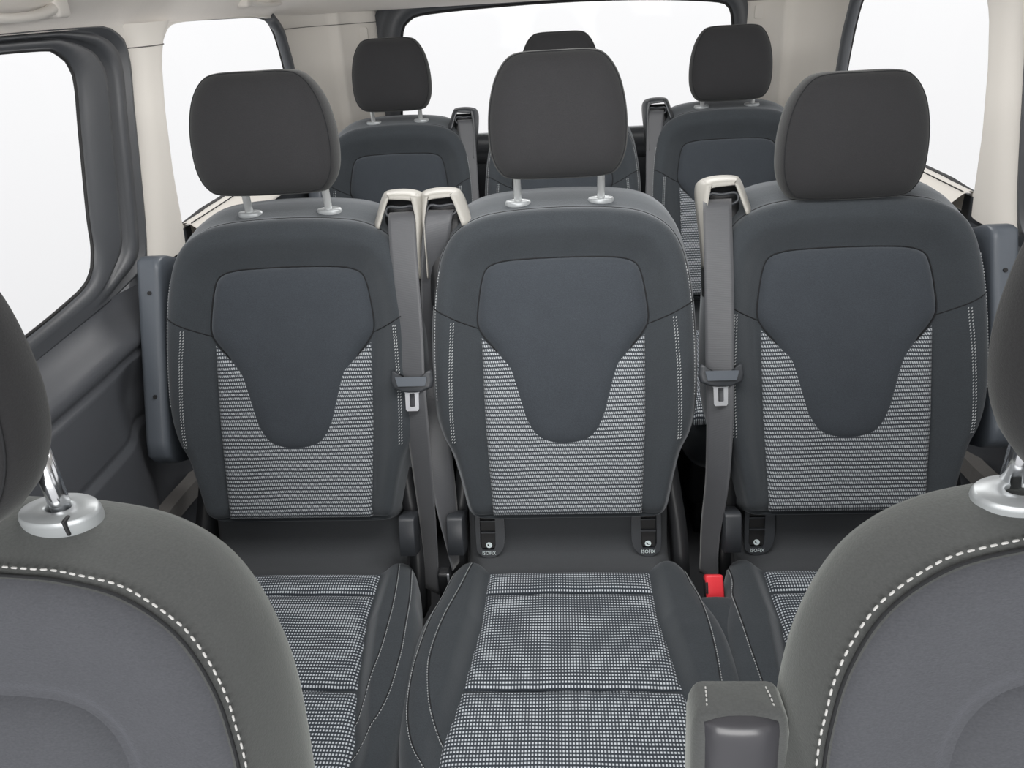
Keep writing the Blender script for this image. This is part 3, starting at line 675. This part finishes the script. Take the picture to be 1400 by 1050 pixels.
def tongue(parent, o, u, v, n, xc, tilt=0):
    ct, st_ = math.cos(tilt), math.sin(tilt)
    e = lambda Q, nn: back(np.c_[u+Q[:, 0]*ct-Q[:, 1]*st_, v+Q[:, 0]*st_+Q[:, 1]*ct], n+nn)+np.array([xc, YB, 0])-o
    body = [(-.0345, .019), (-.030, .021), (-.026, .015), (-.025, .009), (.025, .009), (.026, .015), (.030, .021), (.0345, .019), (.0365, .002), (.033, -.009), (.018, -.0155), (.006, -.017), (-.006, -.017), (-.018, -.0155), (-.033, -.009), (-.0365, .002)]
    rg = []
    bb = resample(body, 90, True); c0 = np.array([0, -.003])
    for sc_, nn in ((.90, -.005), (1.0, -.001), (1.0, .005), (.93, .0085), (.80, .0095)):
        rg.append(e(c0+(bb-c0)*sc_, np.full(90, nn)))
    t = link('tongue', mesh('tongue', *loft(rg, cap0=True, cap1=True), M['dark']), parent)
    lipb = resample([(-.027, .0095), (.027, .0095), (.023, -.006), (-.023, -.006)], 40, True)
    V, F = plate(lipb, [], .008, .0125, e); link('belt_bar', recalc(mesh('belt_bar', V, F, M['grey'], smooth=False)), t)
    outer_ = np.vstack([[(-.016, -.012), (-.0125, -.018)], [(-.0120, -.045), (-.010, -.048)], [(.008, -.048), (.010, -.045)], [(.0105, -.018), (.016, -.012)]])
    V, F = plate(outer_, [rrect(-.0008, -.0295, .0045, .0115, .0015, 2)], .0015, .0042, e); pl_ = link('latch_plate', recalc(mesh('latch_plate', V, F, M['steel'], smooth=False)), t)
X1 = np.array([1., 0, 0])
def belt(xc, label, pts, wv, tg_=None, width=.046):
    base = B(xc, *pts[-1]); r = empty('seat_belt', tuple(base), label, 'seat belt')
    P = [B(xc, *p)-base for p in pts]; link('webbing', ribbon('webbing', P, wv, width), r)
    if tg_: tongue(r, base, *tg_, xc)
    return r
belt(-S_, 'dark seat belt hanging with a metal tongue between the left and centre middle-row seats',
     [(.201, .526, -.02), (.202, .520, .006), (.203, .50, .018), (.207, .42, .026), (.212, .32, .028), (.214, .245, .030), (.218, .17, .026), (.222, .05, .004), (.224, -.06, -.02), (.222, -.14, -.03)], [X1]*8+[X1*.7+np.array([0, -.7, 0])]*2, (.214, .235, .031))
belt(S_, 'dark seat belt hanging with a metal tongue in front of the right middle-row seat edge',
     [(-.203, .526, -.02), (-.208, .520, .004), (-.211, .50, .020), (-.212, .42, .029), (-.212, .32, .031), (-.213, .245, .031), (-.213, .17, .028), (-.216, .06, .012), (-.222, -.04, -.025), (-.224, -.12, -.035)], [X1]*8+[X1*.5+np.array([0, -.8, 0])]*2, (-.212, .232, .033))
belt(0, 'twisted dark seat belt without a visible tongue, left of the centre middle-row seat',
     [(-.197, .526, -.02), (-.202, .520, .004), (-.207, .49, .008), (-.222, .42, -.020), (-.232, .32, -.045), (-.232, .22, -.035), (-.222, .12, -.012), (-.212, .05, -.004), (-.202, -.03, -.006), (-.196, -.09, -.01)],
     [X1, X1, X1, X1*.8+np.array([0, .5, 0]), X1*.6+np.array([0, .8, 0]), X1*.7+np.array([0, .6, 0]), X1, X1*.9+np.array([0, .3, 0]), X1*.45+np.array([0, .8, 0]), X1*.1+np.array([0, 1, 0])])
# belts of the back row
belt2 = [(-S_, 1, 'dark seat belt on the inner shoulder of the left back-row seat'), (S_+.015, -1, 'dark seat belt on the inner shoulder of the right back-row seat')]
for xc, s, lab in belt2:
    base = B(xc, s*.21, .2, 0, 1.032); r = empty('seat_belt', tuple(base), lab, 'seat belt')
    P = [B(xc, s*u, v, n, 1.032)-base for u, v, n in ((.200, .526, -.02), (.203, .518, .006), (.208, .46, .012), (.212, .34, .012), (.214, .2, .008), (.214, .05, -.01))]
    link('webbing', ribbon('webbing', P, [X1]*6, .046), r)
# buckles
def buckle(loc, tilt, label, mat_b):
    r = empty('seat_belt_buckle', loc, label, 'buckle')
    rx = Matrix.Rotation(tilt, 3, 'X')
    def tr(V): return (np.array(rx) @ np.asarray(V).T).T
    V, F = rbox(-.016, .016, -.011, .011, -.075, .0, .006); link('body', mesh('body', tr(V), F, M['black']), r)
    V, F = rbox(-.0145, .0145, -.0125, .010, -.034, .006, .004); b = link('release_button', mesh('release_button', tr(V), F, mat_b), r)
    V, F = rbox(-.0150, -.011, -.0135, -.0118, -.024, -.006, .0008); link('slot', mesh('slot', tr(V), F, M['rubber']), b)
buckle((.236, .990, .428), R(-38), 'red seat belt buckle standing between the centre and right cushions', M['red'])
# grey stalk of the second buckle left of the centre seat
r = empty('buckle_stalk', (-.215, 1.03, .33), 'narrow buckle stalk with a pale edge between the left and centre cushions', 'buckle')
V, F = rbox(-.012, .012, -.012, .012, 0, .085, .005); link('body', mesh('body', V, F, M['black']), r)
V, F = rbox(.006, .010, -.0145, -.0115, .030, .088, .0012); link('edge_plate', mesh('edge_plate', V, F, M['steel']), r)

# ================================================================== FRONT SEATS
A2 = R(22); S2, C2 = math.sin(A2), math.cos(A2)
def fb(Q, n): return np.c_[Q[:, 0], S2*Q[:, 1]-C2*n, C2*Q[:, 1]+S2*n]     # origin at (0,.36,.95)
FO = spline(mirror([(0, .040), (.06, .037), (.09, .035), (.129, .028), (.158, .016), (.181, -.002), (.199, -.028), (.211, -.058), (.219, -.10), (.226, -.18), (.232, -.30), (.232, -.42), (.215, -.50), (.16, -.535), (0, -.54)]), 260, True)
FP = spline(mirror([(0, -.046), (.07, -.048), (.105, -.054), (.128, -.070), (.141, -.095), (.148, -.14), (.150, -.2), (.14, -.3), (.132, -.42), (.126, -.51), (.09, -.525), (0, -.527)]), 200, True)
def HF(Q):
    d = sdist(Q, FP); h = .010*sm(d/.07)-.003*np.exp(-(np.maximum(d, 0)/.005)**2)
    de = np.maximum(-sdist(Q, FO), 0); x = 1-np.minimum(de/.030, 1); return h-.009*(1-np.sqrt(np.maximum(1-x*x, 0)))
def front_back(sc_):
    rg = rings2d(FO, (0, -.25), np.r_[np.linspace(.02, .7, 30), np.linspace(.71, 1, 34)]); Q = np.vstack(rg); rings = list(fb(Q, HF(Q)).reshape(len(rg), -1, 3)); nn = back_side(FO, 0)
    w_ = sm((FO[:, 1]+.25)/.25)
    for n, k, lift in ((-.002, .001, .001), (-.010, .005, .008), (-.022, .010, .0145), (-.036, .015, .018), (-.052, .018, .0185), (-.068, .018, .014), (-.084, .012, .001), (-.098, -.004, -.016), (-.104, -.03, -.045)):
        n, k, lift = n*sc_, k*sc_, lift*sc_
        q = FO+nn*k; q[:, 1] += lift*sm((FO[:, 1]+.10)/.12); rings.append(fb(q, np.full(len(q), n)))
    return mesh('backrest', *loft(rings, cap0=True, cap1=True), M['front'])
ME['fb'] = front_back(.96); ME['fb2'] = front_back(.74)
FI = FO*np.array([.993, 1])+np.array([0, 0])
def fpanel():
    P = (FO-np.array([0, -.25]))*np.array([.990, .992])+np.array([0, -.25])
    return P
# main cloth inside the stitched seam is bluish, the band outside it is warmer
P_ = fpanel(); ME['ff'] = patch('front_panel', P_, (0, -.25), fb, lambda d, Q: HF(Q)-.0014+.0026*(1-np.exp(-d/.0035)), M['frontpanel'], ts=np.r_[np.linspace(.02, .6, 26), np.linspace(.61, .96, 40), np.linspace(.965, 1, 10)])
ME['fp'] = patch('insert_panel', FP, (0, -.28), fb, HP(-.0045, .011, .012), M['frontpanel'])
so = FO[(FO[:, 1] > -.30)]; so = so[np.argsort(np.arctan2(so[:, 0], so[:, 1]+.35))]; so = spline(so[::6], 500)
ME['fs'] = mesh('stitching', *join(dashes('', fb(so*1.002+np.array([0, .0015]), HF(so)+.0006), np.float64(0.00082), None, .0065, .66)), M['threadw'])
ME['fsm'] = tube('seam', fb(((so-np.array([0, -.25]))*np.array([.9885, .9905])+np.array([0, -.25])), HF(((so-np.array([0, -.25]))*np.array([.9885, .9905])+np.array([0, -.25])))+.0004), .0012, M['seam'], 5)
def guide_front():
    a = np.linspace(0, 2*np.pi, 41)[:-1]; rg = [np.c_[.030*k*np.cos(a), .0185*k*np.sin(a), np.full(40, z)] for k, z in ((.96, -.006), (1, .0), (1.0, .0065), (.995, .0075), (.95, .0100), (.93, .0104), (.60, .0112), (.36, .0115), (.33, .011), (.315, .0105), (.30, .004), (.1, .004))]
    return mesh('guide', *loft(rg, cap0=True, cap1=True), M['silver'])
ME['fg'] = guide_front()
ME['fpost'] = tube('post', [(0, .0, -.14), (0, .0, -.03)], .0068, M['chrome'], 16)

def fcush():
    P = spline(mirror([(0, .26), (.12, .255), (.20, .24), (.24, .18), (.25, .0), (.245, -.15), (.21, -.23), (.12, -.26), (0, -.265)]), 120, True)
    rg = rings2d(P, (0, 0), np.linspace(.02, 1, 30)); V = []
    for t, q in zip(np.linspace(.02, 1, 30), rg):
        x = max((t-.85)/.15, 0); h = .03*sm((np.abs(q[:, 0])-.12)/.08)-.05*(1-math.sqrt(max(1-x*x, 0))); V.append(np.c_[q, .45+h])
    for z in (-.03, -.08, -.12): q = V[29].copy(); q[:, 2] += z; V.append(q)
    return mesh('seat_cushion', *loft(V, cap0=True, cap1=True), M['front'])
ME['fc'] = fcush()
ME['fbase'] = mesh('seat_base', *join([rbox(-.2, .2, -.2, .2, .0, .34, .03), rbox(-.15, .15, .15, .28, .2, .42, .03)]), M['black'])
def front_seat(xc, dz, gx, label, bk='fb', gz=.045, gy=.050):
    r = empty('front_seat', (xc, .36, 0), label, 'seat'); Z0 = .95+dz
    def L_(n, m, p=r, z=0.): o = link(n, m, p); o.location = (0, 0, z); return o
    b = L_('backrest', ME[bk], r, Z0); L_('front_panel', ME['ff'], b); L_('insert_panel', ME['fp'], b); s = L_('stitching', ME['fs'], b); s['kind'] = 'stuff'; L_('seam', ME['fsm'], b)
    h = link('headrest', ME['fhead'], r); h.location = (-.010, .040, Z0+.150)
    link('seam', ME['fhseam'], h)
    for sx_ in (-1, 1):
        p = link('post', ME['fpost'], h); p.location = (sx_*gx+.010, .012, 0)
        g = link('post_guide', ME['fg'], r); g.location = (sx_*gx, gy, Z0+gz); g.scale = (.94, .94, 1)
        g.rotation_euler = (R(4), 0, 0)
        V, F = rbox(.0125, .0150, -.0178, -.010, .0, .0124, .0007); link('release_catch', mesh('release_catch', V, F, M['rubber']), g)
    c_ = link('seat_cushion', ME['fc'], r); c_.location = (0, -.38, dz); l = link('seat_base', ME['fbase'], r); l.location = (0, -.33, 0)
    return r
front_seat(-.432, 0, .088, 'nearest seat at the lower left with white stitching and a chrome headrest post')
fr = front_seat(.368, .017, .092, 'nearest seat at the lower right with a folded armrest on its inner side', 'fb2', .036, .042)
# folded armrest on the inner side of the front right seat
o0 = np.array([.368, .36, 0]); AX = .108; 
def arme(Q, n): return np.c_[AX+Q[:, 0], .352+Q[:, 1]*.20-n, .884+Q[:, 1]]-o0
rg = []
for v in (.0, -.0015, -.004, -.009, -.018, -.04, -.08, -.14, -.22, -.30, -.34, -.36):
    e = min(-v/.020+.03, 1); e = math.sqrt(max(e*(2-e), .02)); q = rrect(0, -.008, .0315*(.72+.28*e), .0165*(.6+.4*e), .008*(.4+.6*e), 5)
    rg.append(np.c_[AX+q[:, 0], .352+v*.20+(-q[:, 1])-.0, np.full(len(q), .884+v)]-o0)
arm_ = link('armrest', recalc(mesh('armrest', *loft(rg, cap0=True, cap1=True), M['front'])), fr)
arm_['label'] = 'upright folded armrest with a glossy plastic underside'
pp = spline([(-.0240, -.006), (-.012, -.0030), (0, -.0025), (.012, -.0030), (.0240, -.006), (.0248, -.012), (.0245, -.05), (.0250, -.14), (.022, -.3), (0, -.31), (-.022, -.3), (-.0250, -.14), (-.0245, -.05), (-.0248, -.012)], 90, True)
ME['ap'] = patch('underside_plate', pp, (0, -.15), lambda Q, h: np.c_[AX+Q[:, 0], .352+Q[:, 1]*.20-h, .884+Q[:, 1]]-o0, lambda d, Q: .0065+.0045*(1-np.exp(-d/.003))+.004*(1-(Q[:, 0]/.024)**2), M['gloss'])
link('underside_plate', ME['ap'], arm_)
st = []
for s in (-1, 1):
    P = spline([(AX+s*.0195, .368, .8835), (AX+s*.0205, .358, .8848), (AX+s*.0215, .350, .8825), (AX+s*.0222, .3445, .875), (AX+s*.0226, .3425, .868)], 30)-o0
    st += dashes('', P, .0006, None, .0035, .68)
q = link('stitching', mesh('stitching', *join(st), M['threadw']), arm_); q['kind'] = 'stuff'
